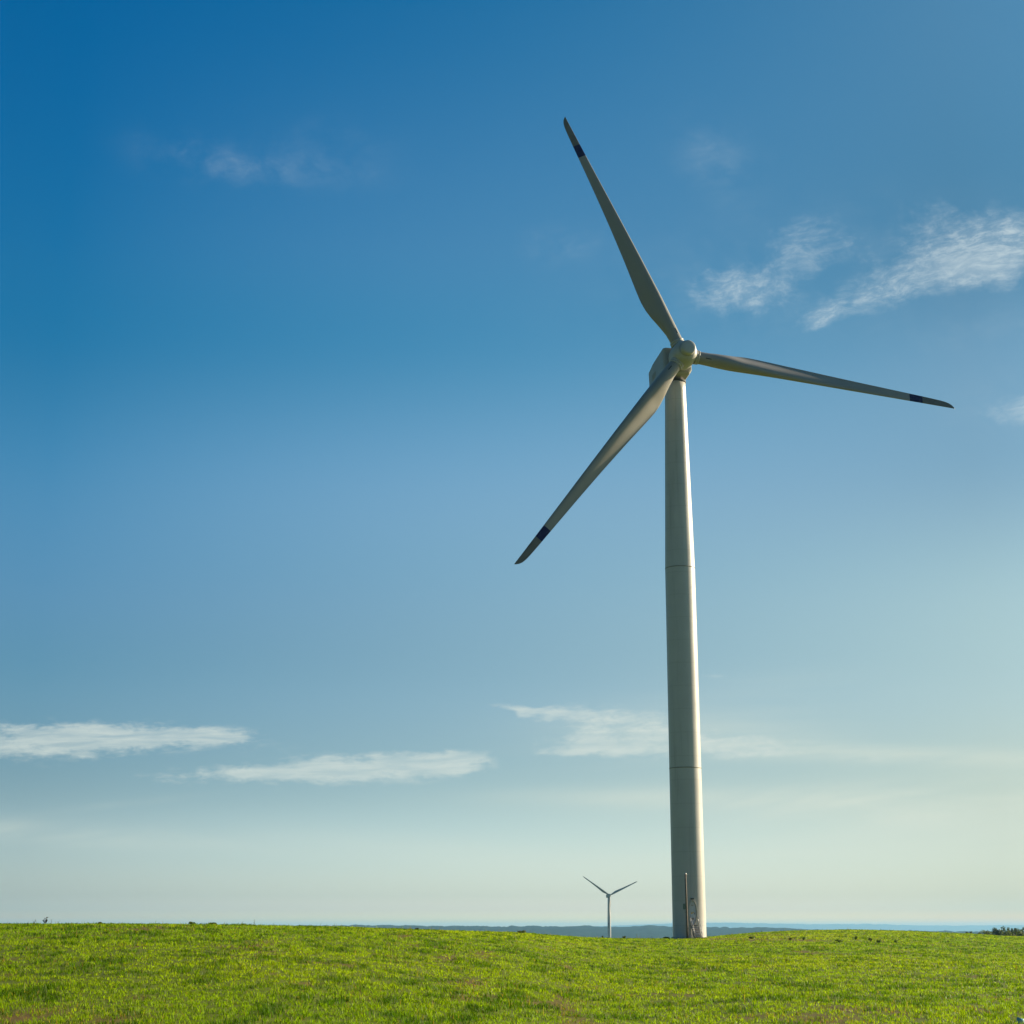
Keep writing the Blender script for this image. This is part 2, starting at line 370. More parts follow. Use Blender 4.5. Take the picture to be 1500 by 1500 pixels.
# crest height per azimuth, so that its skyline falls where the photograph has it
AZT = np.linspace(-math.pi, math.pi, 2881)
_azc = np.clip(AZT, _az[0], _az[-1])
_target = np.interp(_azc, _az, _gy) * np.cos(np.clip(AZT, -1.2, 1.2))          # tan(elevation)
_dd = np.geomspace(15, 500, 400)
lo = np.full(len(AZT), -6.0); hi = np.full(len(AZT), 8.0)
for _ in range(40):
    mid = (lo + hi) / 2
    zz = raw_terrain(_azc[:, None], _dd[None], mid[:, None])
    mx = ((zz - EYE + 0.06) / _dd[None]).max(1)
    up = mx < _target
    lo = np.where(up, mid, lo); hi = np.where(up, hi, mid)
ZCT = (lo + hi) / 2
def terrain(x, y):
    x = np.asarray(x, float); y = np.asarray(y, float)
    az = np.arctan2(x, y); d = np.hypot(x, y)
    z = raw_terrain(np.clip(az, _az[0], _az[-1]), d, np.interp(az, AZT, ZCT))
    amp = np.clip(d / 40, 0, 1) * 0.10 * np.clip(1.6 - d / 250, 0.3, 1)
    return z + (fbm(x / 7.0, y / 7.0, 5, 3) - 0.5) * amp
def ground_hit(c, r):                            # where the ray through a photo pixel meets the ground
    v = pix_dir(c, r); h = math.hypot(v[0], v[1]); v = v / h
    d = np.linspace(12, 330, 6000)
    z = terrain(v[0] * d, v[1] * d)
    k = np.nonzero(EYE + v[2] * d <= z)[0]
    k = k[0] if len(k) else int(np.argmax((z - EYE) / d))
    return np.array([v[0] * d[k], v[1] * d[k], z[k]])

T_Y = 190.0
_v = pix_dir(1010.3, 1374.0); T_X = _v[0] / _v[1] * T_Y
T_Z = float(EYE + _v[2] / _v[1] * T_Y)
TB = np.array([T_X, T_Y, T_Z])
# bare soil: (column, row, half width px, half depth m)
SPOTS = [(1112, 1376, 45, 12), (1165, 1376.5, 24, 10), (1130, 1370, 30, 12), (1058, 1375.5, 28, 18), (380, 1384, 18, 3.5), (40, 1489, 50, 2.2), (160, 1493, 40, 1.2), (690, 1440, 28, 2.4), (710, 1397, 16, 4),
         (590, 1372, 9, 5), (1235, 1479, 34, 1.6), (1310, 1483, 26, 1.6), (1210, 1496, 50, 1.2), (1190, 1396, 20, 5), (1440, 1383, 16, 4), (655, 1404, 16, 3.6), (830, 1417, 10, 3), (205, 1362, 20, 5)]
SPOT_W = []
for (c, r, wpx, dm) in SPOTS:
    h = ground_hit(c, r); SPOT_W.append((h[0], h[1], wpx / F_PX * math.hypot(h[0], h[1]), dm))
def soil(x, y):                                  # 0 green .. 1 bare
    s = np.zeros(np.shape(x))
    for (sx, sy, w, d) in SPOT_W:
        s = np.maximum(s, np.exp(-(((x - sx) / w) ** 2 + ((y - sy) / d) ** 2)) * 1.15)
    rr = np.hypot(x - T_X, (y - T_Y)); rx = x - T_X
    s = np.maximum(s, np.clip((3.6 - rr) / 1.2, 0, 1))
    s = np.maximum(s, np.exp(-(((rx - 3.6) / 2.4) ** 2 + ((y - T_Y + 0.6) / 1.6) ** 2)))
    n = fbm(x / 1.1, y / 3.0, 31, 4)
    s = np.maximum(s * (0.35 + 1.0 * n), np.clip((n - 0.66) / 0.14, 0, 1) * 0.7)
    return np.clip(s, 0, 1)

def ground_material():
    m, t, out = material('field_soil')
    p = t.new('ShaderNodeTexCoord').outputs['Object']
    a = t.new('ShaderNodeAttribute', attribute_name='tint', attribute_type='GEOMETRY').outputs['Color']
    n = t.noise(p, 1.3, 7, 0.62); n2 = t.noise(p, 0.05, 4, 0.55)
    var = t.math('ADD', t.math('MULTIPLY', n, 0.7), t.math('MULTIPLY', n2, 0.5))
    c = t.mix(1.0, a, t.ramp(var, [(0.35, (0.55, 0.55, 0.55)), (0.8, (1.4, 1.35, 1.3))]), 'MULTIPLY')
    b = t.new('ShaderNodeBsdfPrincipled'); t.put(b.inputs['Base Color'], c)
    b.inputs['Roughness'].default_value = 0.95; b.inputs['Specular IOR Level'].default_value = 0.15
    bump = t.new('ShaderNodeBump'); bump.inputs['Strength'].default_value = 0.6; bump.inputs['Distance'].default_value = 0.05
    t.put(bump.inputs['Height'], t.noise(p, 6, 6, 0.65)); t.l.new(bump.outputs[0], b.inputs['Normal'])
    t.l.new(b.outputs[0], out.inputs[0])
    return m

GREEN = np.array([0.12, 0.16, 0.004]); SOIL_C = np.array([0.13, 0.085, 0.022])
def build_ground():
    az = np.concatenate([np.linspace(-math.pi, -0.45, 70)[:-1], np.linspace(-0.45, 0.45, 720), np.linspace(0.45, math.pi, 70)[1:]])
    d = np.concatenate([[0.0, 2, 5, 9, 13], np.arange(16, 40, 0.45), np.geomspace(40, 330, 260), np.geomspace(340, 26000, 90)])
    A, D = np.meshgrid(az, d, indexing='ij')
    X = np.sin(A) * D; Y = np.cos(A) * D; Z = terrain(X, Y)
    me = grid_mesh('ground', np.stack([X, Y, Z], -1))
    near = D < 330
    s = np.where(near, soil(X, Y), 0)
    g = GREEN[None, None] * (0.75 + 0.5 * fbm(X / 60, Y / 60, 3, 3))[..., None]
    far = np.clip((D - 500) / 1500, 0, 1)[..., None]
    g = g * (1 - far) + np.array([0.055, 0.085, 0.03]) * far
    c = g * (1 - s[..., None]) + SOIL_C * s[..., None]
    set_col(me, c.reshape(-1, 3))
    o = link_mesh('ground', me, ground_material(), None, True)
    tag(o, kind='structure')
build_ground()

# ------------------------------------------------------------------ far hills
def hills(name, dist, depth, prof, bump, seed, col, tree):
    cs = np.array([p[0] for p in prof]); rs = np.array([p[1] for p in prof])
    az = np.linspace(math.atan2(cs[0] - 750, F_PX), math.atan2(cs[-1] - 750, F_PX), 2600)
    c = 750 + F_PX * np.tan(az)
    te = np.array([gno(750, r)[1] for r in rs]); top = EYE + np.interp(c, cs, te) * dist
    s = np.concatenate([np.linspace(-1, 0, 26), np.linspace(0, 1, 8)[1:]])
    D = dist + s * depth
    shape = np.where(s < 0, 1 - (-s) ** 1.3, 1 - s ** 1.5)
    A, DD = np.meshgrid(az, D, indexing='ij')
    X = np.sin(A) * DD / np.cos(A); Y = DD.copy()
    Z = (TZ - 3) + (top[:, None] - bump * 0.45 - (TZ - 3)) * shape[None]
    k = dist / 1000.0
    Z = Z + (fbm(X / tree, Y / tree / 3, seed, 4) - 0.35) * bump * np.clip(shape[None] * 3, 0, 1) + (fbm(X / 900 / k * 3, Y / 900 / k * 3, seed + 9, 3) - 0.5) * bump * 0.5
    me = grid_mesh(name, np.stack([X, Y, Z], -1))
    n = fbm(X / tree / 1.5, Y / tree / 4, seed + 3, 4)[..., None]
    set_col(me, (np.array(col) * (0.6 + 0.8 * n)).reshape(-1, 3))
    m, t, out = material(name)
    a = t.new('ShaderNodeAttribute', attribute_name='tint', attribute_type='GEOMETRY').outputs['Color']
    b = t.new('ShaderNodeBsdfDiffuse'); t.put(b.inputs[0], a); t.l.new(b.outputs[0], out.inputs[0])
    o = link_mesh(name, me, m, None, False); tag(o, kind='structure')
hills('hills', 6500, 1800, [(-2500, 1362), (-600, 1360), (200, 1357), (500, 1354.5), (570, 1354), (640, 1356), (720, 1356), (800, 1356), (850, 1355.5), (890, 1357), (930, 1356.5), (955, 1355.5), (990, 1357), (1040, 1357.5), (1100, 1358), (1140, 1359.5), (1200, 1361.5), (1350, 1362.5), (1440, 1363.5), (1500, 1364), (2200, 1363), (4000, 1362)],
      13, 41, (0.014, 0.026, 0.018), 34)
hills('far_hills', 25000, 1500, [(-2500, 1362), (-600, 1361), (300, 1359), (700, 1358), (860, 1356.5), (930, 1354), (980, 1352), (1040, 1351), (1100, 1352), (1180, 1353.5), (1250, 1353), (1330, 1355), (1410, 1355.5), (1460, 1354.5), (1500, 1354.5), (1600, 1356), (2200, 1360), (4000, 1361)],
      18, 77, (0.03, 0.045, 0.03), 120)

# ------------------------------------------------------------------ wind turbines
YAW, TILT, ROT_R, PHASE, HUB_H, OVER = R(11.5), R(6.5), 35.25, R(-22.7), 68.1, 3.6
AX = Vector((math.sin(YAW) * math.cos(TILT), -math.cos(YAW) * math.cos(TILT), math.sin(TILT)))
SIDE = Vector((math.cos(YAW), math.sin(YAW), 0)); UPV = -AX.cross(SIDE)
if UPV.z < 0: UPV = -UPV
HUB = Vector((0, 0, HUB_H)) + AX * OVER          # hub centre in the turbine's frame
def frame(x, y, z, o):
    M = Matrix.Identity(4)
    for k, v in enumerate((x, y, z)):
        for i in range(3): M[i][k] = v[i]
    for i in range(3): M[i][3] = o[i]
    return M
def blade_matrix(a):
    span = UPV * math.cos(a) + SIDE * math.sin(a); lead = UPV * -math.sin(a) + SIDE * math.cos(a)
    return frame(lead, -AX, span, HUB)
def sstep(x, a, b):
    t = min(1, max(0, (x - a) / (b - a))); return t * t * (3 - 2 * t)

def make_blade(parent):
    cr = [1.5, 2.4, 3.2, 4.5, 6, 7.2, 8.2, 9.5, 11, 14, 18, 22, 26, 29.2, 31, 33, 34, 34.5, 34.85, 35.1, 35.25]
    cc = [1.54, 1.54, 1.60, 1.88, 2.28, 2.50, 2.58, 2.50, 2.36, 2.08, 1.75, 1.47, 1.23, 1.06, 0.97, 0.86, 0.76, 0.62, 0.44, 0.22, 0.05]
    lr = [1.5, 3.2, 8, 14, 20, 26, 30, 34, 35.25]; lv = [0.77, 0.79, 0.84, 0.76, 0.64, 0.50, 0.42, 0.35, 0.33]
    tr = [1.5, 7, 10, 15, 20, 26, 35.25]; tw = [22, 22, 19, 13, 8, 3.5, 0.5]
    hr = [1.5, 2.5, 5, 8, 12, 18, 26, 35.25]; th = [1, 1, 0.74, 0.54, 0.41, 0.31, 0.24, 0.16]
    rs = sorted(set([1.5, 1.9, 2.4, 2.8, 3.2, 3.7, 4.2, 4.8, 5.4, 6, 6.6, 7.2, 7.8, 8.4, 9, 9.8, 10.6, 11.6, 12.8, 14, 15.5, 17, 19, 21, 23, 25, 27, 28.6, 29.25, 29.6, 30.2, 30.75, 30.95, 31.6, 32.4, 33.2, 33.8, 34.2, 34.5, 34.7, 34.85, 35.0, 35.1, 35.18, 35.25]))
    N = 36
    bm = bmesh.new(); rings = []
    for r in rs:
        c = np.interp(r, cr, cc); le = np.interp(r, lr, lv); tc = np.interp(r, hr, th); w = sstep(r, 2.3, 8.0)
        a = R(np.interp(r, tr, tw) + 1.5)
        ring = []
        for k in range(N):
            u = 2 * math.pi * k / N
            x = 0.5 * (1 - math.cos(u)); sgn = 1 if u < math.pi else -1
            yt = 5 * tc * (0.2969 * math.sqrt(x) - 0.126 * x - 0.3516 * x * x + 0.2843 * x ** 3 - 0.1036 * x ** 4)
            cam_ = 0.035 * 4 * x * (1 - x)
            if sgn < 0: cam_ += 0.42 * min(tc, 0.5) * x ** 3.0 * (1 - x) ** 0.9 * 2
            y = (1 - w) * 0.5 * math.sin(u) + w * (yt * sgn + cam_)
            X = le - x * c; Y = y * c
            ring.append(bm.verts.new((X * math.cos(a) + Y * math.sin(a), -X * math.sin(a) + Y * math.cos(a), r)))
        rings.append(ring)
    for i, (r0, r1) in enumerate(zip(rings[:-1], rings[1:])):
        for k in range(N):
            f = bm.faces.new((r0[k], r0[(k + 1) % N], r1[(k + 1) % N], r1[k])); f.smooth = True
            f.material_index = 1 if 29.2 < rs[i] < 30.9 else 2 if rs[i] > 30.9 else 0
    bm.faces.new(rings[0][::-1]); bm.faces.new(rings[-1])
    b = from_bm('blade', bm, [BLADE_M, BAND_M, TIP_M], parent)
    bm = bmesh.new()
    add_lathe(bm, [(0.74, 1.40), (0.90, 1.42), (0.90, 1.62), (0.795, 1.63), (0.795, 1.72), (0.87, 1.73), (0.87, 1.90), (0.76, 1.92)], 40)
    from_bm('root_collar', bm, HUB_M, b, True)
    bm = bmesh.new()
    add_box(bm, (0.26, -0.735, 3.0), (0.11, 0.06, 0.7))
    from_bm('root_slot', bm, DARK_M, b)
    return b

def tower_r(z):
    return float(np.interp(z, [0, 19.0, 42.7, 66.3], [1.895, 1.845, 1.775, 1.25]))
DOOR_A = math.atan2(-0.994, 0.105)              # door faces this way (towards the camera, a little to the right)
def cyl(a, z, off=0.0):                         # point on the tower shell: arc length a from the door's middle line, height z
    r = tower_r(z); th = DOOR_A + a / r
    return Vector(((r + off) * math.cos(th), (r + off) * math.sin(th), z))

def make_turbine():
    root = empty('wind_turbine', (0, 0, 0))
    bm = bmesh.new()
    zs = sorted(set(list(np.linspace(0, 66.3, 60)) + [19.0, 42.7]))
    add_lathe(bm, [(tower_r(z), z) for z in zs] + [(0, 66.3)], 96)
    tower = from_bm('tower', bm, TOWER_M, root, True)
    for z in (19.0, 42.7):
        bm = bmesh.new(); r = tower_r(z)
        add_lathe(bm, [(r - 0.02, z - 0.06), (r + 0.012, z - 0.055), (r + 0.012, z + 0.055), (r - 0.02, z + 0.06)], 96)
        from_bm('flange_seam', bm, SEAM_M, tower, True)
    bm = bmesh.new(); add_lathe(bm, [(1.88, -0.3), (2.06, -0.3), (2.06, 0.10), (1.88, 0.12)], 96)
    from_bm('base_ring', bm, CONC_M, root)
    bm = bmesh.new(); add_lathe(bm, [(1.2, 66.0), (1.33, 66.05), (1.33, 66.3), (1.2, 66.35)], 64)
    from_bm('yaw_collar', bm, DARK_M, root, True)
    # nacelle, along the rotor axis
    M = frame(SIDE, UPV, AX, HUB)
    bm = bmesh.new()
    sec = [(-1.75, 1.80), (1.40, 1.80), (1.60, 1.62), (1.60, -1.15), (1.2, -1.66), (-1.55, -1.66), (-1.98, -1.15), (-1.98, 1.62)]
    stations = [(-1.55, 0.90, 0.0), (-1.9, 1.0, 0.0), (-6.3, 1.0, 0.0), (-8.6, 0.93, 0.04), (-9.2, 0.80, 0.06)]
    rings = [[bm.verts.new(M @ Vector((x * s, y * s + dyy, z))) for (x, y) in sec] for (z, s, dyy) in stations]
    for a, b in zip(rings[:-1], rings[1:]):
        for k in range(8): bm.faces.new((a[k], a[(k + 1) % 8], b[(k + 1) % 8], b[k]))
    bm.faces.new(rings[0][::-1]); bm.faces.new(rings[-1])
    bmesh.ops.bevel(bm, geom=[e for e in bm.edges], offset=0.09, segments=2, affect='EDGES', clamp_overlap=True)
    nac = from_bm('nacelle', bm, NAC_M, root)
    bm = bmesh.new(); add_lathe(bm, [(0.0, -1.7), (1.28, -1.7), (1.28, -1.2), (0, -1.2)], 48, M)
    from_bm('bearing_gap', bm, DARK_M, nac, True)
    bm = bmesh.new()
    for k in range(9): add_box(bm, (-1.995, 0.2 - 0.16 * k * 0.5, -6.0), (0.03, 0.045, 1.5), M)
    from_bm('vent_grille', bm, NAC_M, nac)
    bm = bmesh.new(); add_tube(bm, [M @ Vector((-0.5, 1.7, -7.6)), M @ Vector((-0.5, 2.5, -7.6))], 0.035, 6)
    add_tube(bm, [M @ Vector((-0.8, 2.45, -7.6)), M @ Vector((-0.2, 2.45, -7.6))], 0.03, 6)
    from_bm('wind_sensor', bm, DARK_M, nac)
    bm = bmesh.new()
    add_lathe(bm, [(0.0, -1.30), (1.40, -1.30), (1.50, -1.22), (1.57, -0.9), (1.58, -0.2), (1.54, 0.4), (1.45, 0.95), (1.30, 1.3), (1.10, 1.55), (0.95, 1.62)], 64, M)
    hub = from_bm('hub', bm, HUB_M, root, True)
    bm = bmesh.new()
    add_lathe(bm, [(0.92, 1.58), (0.91, 1.64), (0.90, 2.20), (0.87, 2.28), (0.79, 2.33), (0.5, 2.38), (0.0, 2.40)], 64, M)
    from_bm('nose_cap', bm, HUB_M, hub, True)
    b0 = make_blade(root)
    for k in range(3):
        b = b0 if k == 0 else copy_tree(b0, root)
        b.matrix_local = blade_matrix(PHASE + k * 2 * math.pi / 3 - (R(0.5) if k == 0 else 0))
    return root

turb = make_turbine()
# the far one first takes what both show, then the near one gets its door
def far_turbine():
    o = copy_tree(turb)
    v = pix_dir(893.0, 1311.5); depth = 1760.0
    hub_w = np.array([0, 0, EYE]) + v / F_PX * depth
    base = hub_w - np.array(HUB)
    o.location = base
    ph = [R(64.8 + 120 * k) for k in range(3)]
    for b, a in zip([c for c in o.children if c.name.startswith('blade')], ph): b.matrix_local = blade_matrix(a)
    tag(o, 'small distant wind turbine before the blue hills, one blade hanging down', 'wind turbine', 'wind turbines')
    return base
FAR_BASE = far_turbine()
turb.location = TB
tag(turb, 'tall near wind turbine with navy bands on its blades and an oval door', 'wind turbine', 'wind turbines')

def oval_strip(z0, zr, ar, wid, off_out, off_in):   # a raised oval frame following the tower shell
    bm = bmesh.new(); n = 56; rows = []
    for (k_, o_) in ((1.0, off_in), (1.0, off_out), (1 + wid, off_out), (1 + wid, off_in)):
        ax = ar + (k_ - 1); zx = zr + (k_ - 1)
        rows.append([bm.verts.new(cyl(ax * math.sin(2 * math.pi * k / n), z0 + zx * math.cos(2 * math.pi * k / n), o_)) for k in range(n)])
    for a, b in zip(rows[:-1], rows[1:]):
        for k in range(n): bm.faces.new((a[k], a[(k + 1) % n], b[(k + 1) % n], b[k]))
    return bm
def door_parts(root):
    z0, zr, ar = 2.78, 1.25, 0.40
    bm = bmesh.new(); n = 48
    prev = [bm.verts.new(cyl(0, z0, 0.03))]
    for q in (0.25, 0.5, 0.75, 1.0):
        ring = [bm.verts.new(cyl(ar * q * math.sin(2 * math.pi * k / n), z0 + zr * q * math.cos(2 * math.pi * k / n), 0.03)) for k in range(n)]
        for k in range(n):
            if len(prev) == 1: bm.faces.new((prev[0], ring[k], ring[(k + 1) % n]))
            else: bm.faces.new((prev[k], ring[k], ring[(k + 1) % n], prev[(k + 1) % n]))
        prev = ring
    door = from_bm('door', bm, DOOR_M, root, True)
    from_bm('door_frame', oval_strip(z0, zr, ar, 0.085, 0.17, -0.02), CONC_M, door)
    def plate(name, a, z, w, h, mat, t=0.02):
        bm = bmesh.new(); p = cyl(a, z, 0.04); th = DOOR_A + a / tower_r(z)
        M = Matrix.Translation(p) @ Matrix.Rotation(th, 4, 'Z')
        vs = add_box(bm, (0, 0, 0), (t, w, h), M)
        return from_bm(name, bm, mat, door)
    # warning triangle, small yellow plate, grey plate, vents, handle
    bm = bmesh.new(); p = cyl(-0.10, 2.72, 0.045); M = Matrix.Translation(p) @ Matrix.Rotation(DOOR_A, 4, 'Z')
    tri = [M @ Vector((0.012, 0.13 * math.cos(q), 0.13 * math.sin(q))) for q in (math.pi / 2, math.pi * 7 / 6, math.pi * 11 / 6)]
    tri2 = [M @ Vector((-0.01, 0.13 * math.cos(q), 0.13 * math.sin(q))) for q in (math.pi / 2, math.pi * 7 / 6, math.pi * 11 / 6)]
    v1 = [bm.verts.new(q) for q in tri]; v2 = [bm.verts.new(q) for q in tri2]
    bm.faces.new(v1); bm.faces.new(v2[::-1])
    for k in range(3): bm.faces.new((v1[k], v1[(k + 1) % 3], v2[(k + 1) % 3], v2[k]))
    from_bm('warning_sign', bm, YELLOW_M, door)
    plate('warning_plate', 0.07, 2.80, 0.12, 0.10, YELLOW_M)
    plate('lock_plate', 0.20, 2.66, 0.10, 0.14, TREAD_M)
    plate('notice_plate', -0.02, 3.55, 0.24, 0.14, CONC_M)
    plate('door_vent', 0.0, 2.1, 0.24, 0.18, TREAD_M)
    bm = bmesh.new(); M = Matrix.Translation(cyl(-0.02, 4.28, 0.06)) @ Matrix.Rotation(DOOR_A, 4, 'Z')
    add_box(bm, (0.04, 0, 0), (0.2, 0.36, 0.16), M); bmesh.ops.bevel(bm, geom=list(bm.edges), offset=0.02, segments=2, affect='EDGES')
    from_bm('door_lamp', bm, LAMP_M, root)
door_parts(turb)

def staircase():
    P = cyl(0.05, 0, 0.0)
    o = empty('metal_staircase', (TB[0] + P.x, TB[1] + P.y, TB[2]), DOOR_A + math.pi / 2)   # local -Y leads away from the tower
    tag(o, 'short metal staircase with handrails leading up to the oval turbine door', 'staircase')
    H, W, n, run = 1.38, 0.80, 7, 1.75
    bm = bmesh.new(); add_box(bm, (0, -0.30, H), (W, 0.72, 0.06)); from_bm('platform', bm, TREAD_M, o)
    y0 = -0.66
    for k in range(n):
        z = H - (k + 1) * H / (n + 1); y = y0 - (k + 0.5) * run / n
        bm = bmesh.new(); add_box(bm, (0, y, z), (W - 0.04, 0.23, 0.10)); from_bm('step', bm, STEP_M, o)
    bm = bmesh.new(); q0 = Vector((0, y0, H - 0.03)); q1 = Vector((0, y0 - run, -0.1)); off = Vector((0, 0.10, -0.10))
    vs = [bm.verts.new(p + Vector((sx * (W / 2 - 0.03), 0, 0)) + o2) for o2 in (Vector((0, 0.10, -0.12)), Vector((0, 0.13, -0.15))) for p in (q0, q1) for sx in (-1, 1)]
    for f in ((0, 1, 3, 2), (4, 5, 7, 6), (0, 1, 5, 4), (2, 3, 7, 6), (0, 2, 6, 4), (1, 3, 7, 5)): bm.faces.new([vs[i] for i in f])
    from_bm('riser_sheet', bm, RISER_M, o)
    for s in (-1, 1):
        bm = bmesh.new()
        a = Vector((s * W / 2, y0, H)); b = Vector((s * W / 2, y0 - run - 0.1, -0.1))
        vs = []
        for p in (a, b):
            for dz in (-0.11, 0.05):
                for dx in (-0.02, 0.02): vs.append(bm.verts.new(p + Vector((dx, 0, dz))))
        for f in ((0, 1, 3, 2), (4, 5, 7, 6), (0, 1, 5, 4), (2, 3, 7, 6), (0, 2, 6, 4), (1, 3, 7, 5)): bm.faces.new([vs[i] for i in f])
        from_bm('stringer', bm, TREAD_M, o)
        bm = bmesh.new(); x = s * (W / 2 + 0.03)
        add_tube(bm, [(x, 0.0, H + 0.9), (x, y0, H + 0.9), (x, y0 - run, 0.86), (x, y0 - run - 0.03, -0.05)], 0.03, 8)
        add_tube(bm, [(x, y0, H + 0.9), (x, y0, H - 0.05)], 0.03, 8)
        add_tube(bm, [(x, 0.0, H + 0.45), (x, y0, H + 0.45), (x, y0 - run, 0.42)], 0.022, 8)
        from_bm('handrail', bm, STEEL_M, o, True)
    for s in (-1, 1):
        bm = bmesh.new(); add_tube(bm, [(s * 0.35, -0.6, H - 0.03), (s * 0.35, -0.6, -0.2)], 0.035, 8); from_bm('support_leg', bm, STEEL_M, o)
staircase()

def pole():
    g = pix_dir(1007.0, 1374.5); y = 186.0
    x = g[0] / g[1] * y; z = EYE + g[2] / g[1] * y
    o = empty('wooden_pole', (x, y, z))
    tag(o, 'brown wooden pole standing in front of the turbine mast beside the stairs', 'pole')
    bm = bmesh.new(); add_tube(bm, [(0, 0, -0.6), (-0.01, 0, 2), (-0.03, 0, 4.6), (-0.04, 0, 7.02)], [0.125, 0.12, 0.11, 0.10], 16)
    from_bm('post', bm, WOOD_M, o, True)
    bm = bmesh.new(); add_lathe(bm, [(0.0, 7.09), (0.06, 7.07), (0.115, 7.0), (0.115, 6.92)], 16, Matrix.Translation((-0.04, 0, 0)))
    from_bm('cap', bm, STEEL_M, o, True)
    bm = bmesh.new(); add_box(bm, (-0.26, 0, 3.42), (0.26, 0.2, 0.62)); bmesh.ops.bevel(bm, geom=list(bm.edges), offset=0.02, segments=2, affect='EDGES')
    from_bm('meter_box', bm, BOX_M, o)
    bm = bmesh.new(); add_box(bm, (-0.17, 0, 6.36), (0.14, 0.06, 0.05)); add_tube(bm, [(-0.22, 0, 6.3), (-0.22, 0, 6.46)], 0.045, 8)
    from_bm('insulator', bm, CONC_M, o)
pole()

# ------------------------------------------------------------------ trees and small plants
def leaf_cloud(centres, radii, n, size, col, seed, up=0.35):
    g = np.random.default_rng(seed)
    vs, cols = [], []
    w = np.array([r[0] * r[1] * r[2] for r in radii]) ** 0.8; w /= w.sum()
    pick = g.choice(len(centres), n, p=w)
    for k in pick:
        d = g.normal(size=3); d /= np.linalg.norm(d)
        q = d * (0.35 + 0.65 * g.random() ** 0.45)
        p = np.array(centres[k]) + q * np.array(radii[k])
        nrm = d * 0.6 + g.normal(size=3) * 0.7 + np.array([0, 0, up]); nrm /= np.linalg.norm(nrm)
        a = np.cross(nrm, g.normal(size=3)); a /= np.linalg.norm(a); b = np.cross(nrm, a)
        s = size * (0.6 + 0.9 * g.random())
        vs += [p - a * s, p + b * s * 0.55, p + a * s, p - b * s * 0.55]
        c = np.array(col) * (0.65 + 0.7 * g.random()) * np.array([1 + 0.25 * (g.random() - 0.4), 1, 1])
        cols += [c] * 4
    vs = np.array(vs); q = np.arange(len(vs))
    me = arrays_mesh('crown', vs, q, np.arange(n) * 4, np.full(n, 4)); set_col(me, np.array(cols))
    return me
def tree(c, top_row, dist, width, col, label, seed, shape):
    width = width * 1.3
    v = pix_dir(c, top_row); x = v[0] / v[1] * dist; zt = EYE + v[2] / v[1] * dist
    zb = float(terrain(x, dist)); h = zt - zb
    o = empty('young_tree', (x, dist, zb)); tag(o, label, 'tree', 'young trees at the far edge of the field')
    bm = bmesh.new(); g = random.Random(seed)
    add_tube(bm, [(0, 0, -0.2), (0.05, 0, h * 0.4), (g.uniform(-.1, .1), 0, h * 0.9)], [0.11, 0.07, 0.02], 7)
    for k in range(6):
        a = g.uniform(0, 6.28); z = h * g.uniform(0.25, 0.75); L = width * 0.45
        add_tube(bm, [(0, 0, z), (math.cos(a) * L * .6, math.sin(a) * L * .6, z + h * .1), (math.cos(a) * L, math.sin(a) * L, z + h * .2)], [0.04, 0.025, 0.01], 5)
    from_bm('trunk', bm, BARK_M, o, True)
    cs, rs = [], []
    if shape == 'spire':
        for k in range(9):
            q = k / 8.0; r = width * 0.5 * (1.0 - 0.5 * q ** 1.5) * g.uniform(0.75, 1.2)
            cs.append((g.uniform(-.25, .25) * r, g.uniform(-.3, .3) * r, h * (0.15 + 0.77 * q))); rs.append((r, r, h * 0.10))
    else:
        for k in range(10):
            a = g.uniform(0, 6.28); q = g.random(); rr = width * 0.33 * g.random()
            r = width * g.uniform(0.2, 0.32)
            cs.append((math.cos(a) * rr, math.sin(a) * rr, h * (0.22 + 0.62 * q))); rs.append((r, r, r * 0.95))
        cs.append((g.uniform(-.2, .2), 0, h * 0.86)); rs.append((width * 0.17, width * 0.17, h * 0.13))
    me = leaf_cloud(cs, rs, 1500, 0.13, col, seed)
    link_mesh('crown', me, LEAF_M, o)
DG, MG, YG = (0.045, 0.07, 0.022), (0.065, 0.09, 0.018), (0.09, 0.115, 0.016)
for a in [(1416, 1364.3, 410, 0.8, MG, 'tiny bush tip at the left end of the copse, just above the field edge', 1, 'round'),
          (1421.5, 1364.0, 400, 1.0, MG, 'second small bush from the left end of the copse', 2, 'round'),
          (1433, 1366.2, 400, 1.4, YG, 'low pale bush beside the wide yellow-green bush', 3, 'round'),
          (1445.5, 1363.4, 410, 2.9, YG, 'wide yellow-green bush left of the dark copse', 4, 'round'),
          (1457, 1359.2, 425, 1.9, DG, 'dark narrow tree forming the left end of the dense copse', 5, 'spire'),
          (1462, 1361.0, 415, 1.9, DG, 'lower dark round tree next to the left end of the dense copse', 6, 'round'),
          (1469.8, 1357.2, 430, 2.2, DG, 'tallest pointed tree of the copse', 7, 'spire'),
          (1477.5, 1358.6, 425, 1.4, MG, 'slim pointed tree just right of the tallest one', 8, 'spire'),
          (1482.5, 1360.2, 418, 1.3, DG, 'short slim tree in a gap of the copse', 9, 'spire'),
          (1487, 1359.5, 425, 1.4, DG, 'dark narrow tree joined to the broad round one', 10, 'spire'),
          (1491.5, 1359.2, 420, 2.2, MG, 'broad round tree near the right edge of the picture', 11, 'round'),
          (1500, 1358.6, 430, 2.0, DG, 'dark tree cut by the right edge of the picture', 12, 'spire'),
          (1474, 1365.5, 405, 2.6, YG, 'low light-green bush in front of the copse foot', 13, 'round'),
          (1496, 1366.5, 402, 2.4, YG, 'low light-green bush in front of the broad round tree', 14, 'round')]:
    tree(*a)

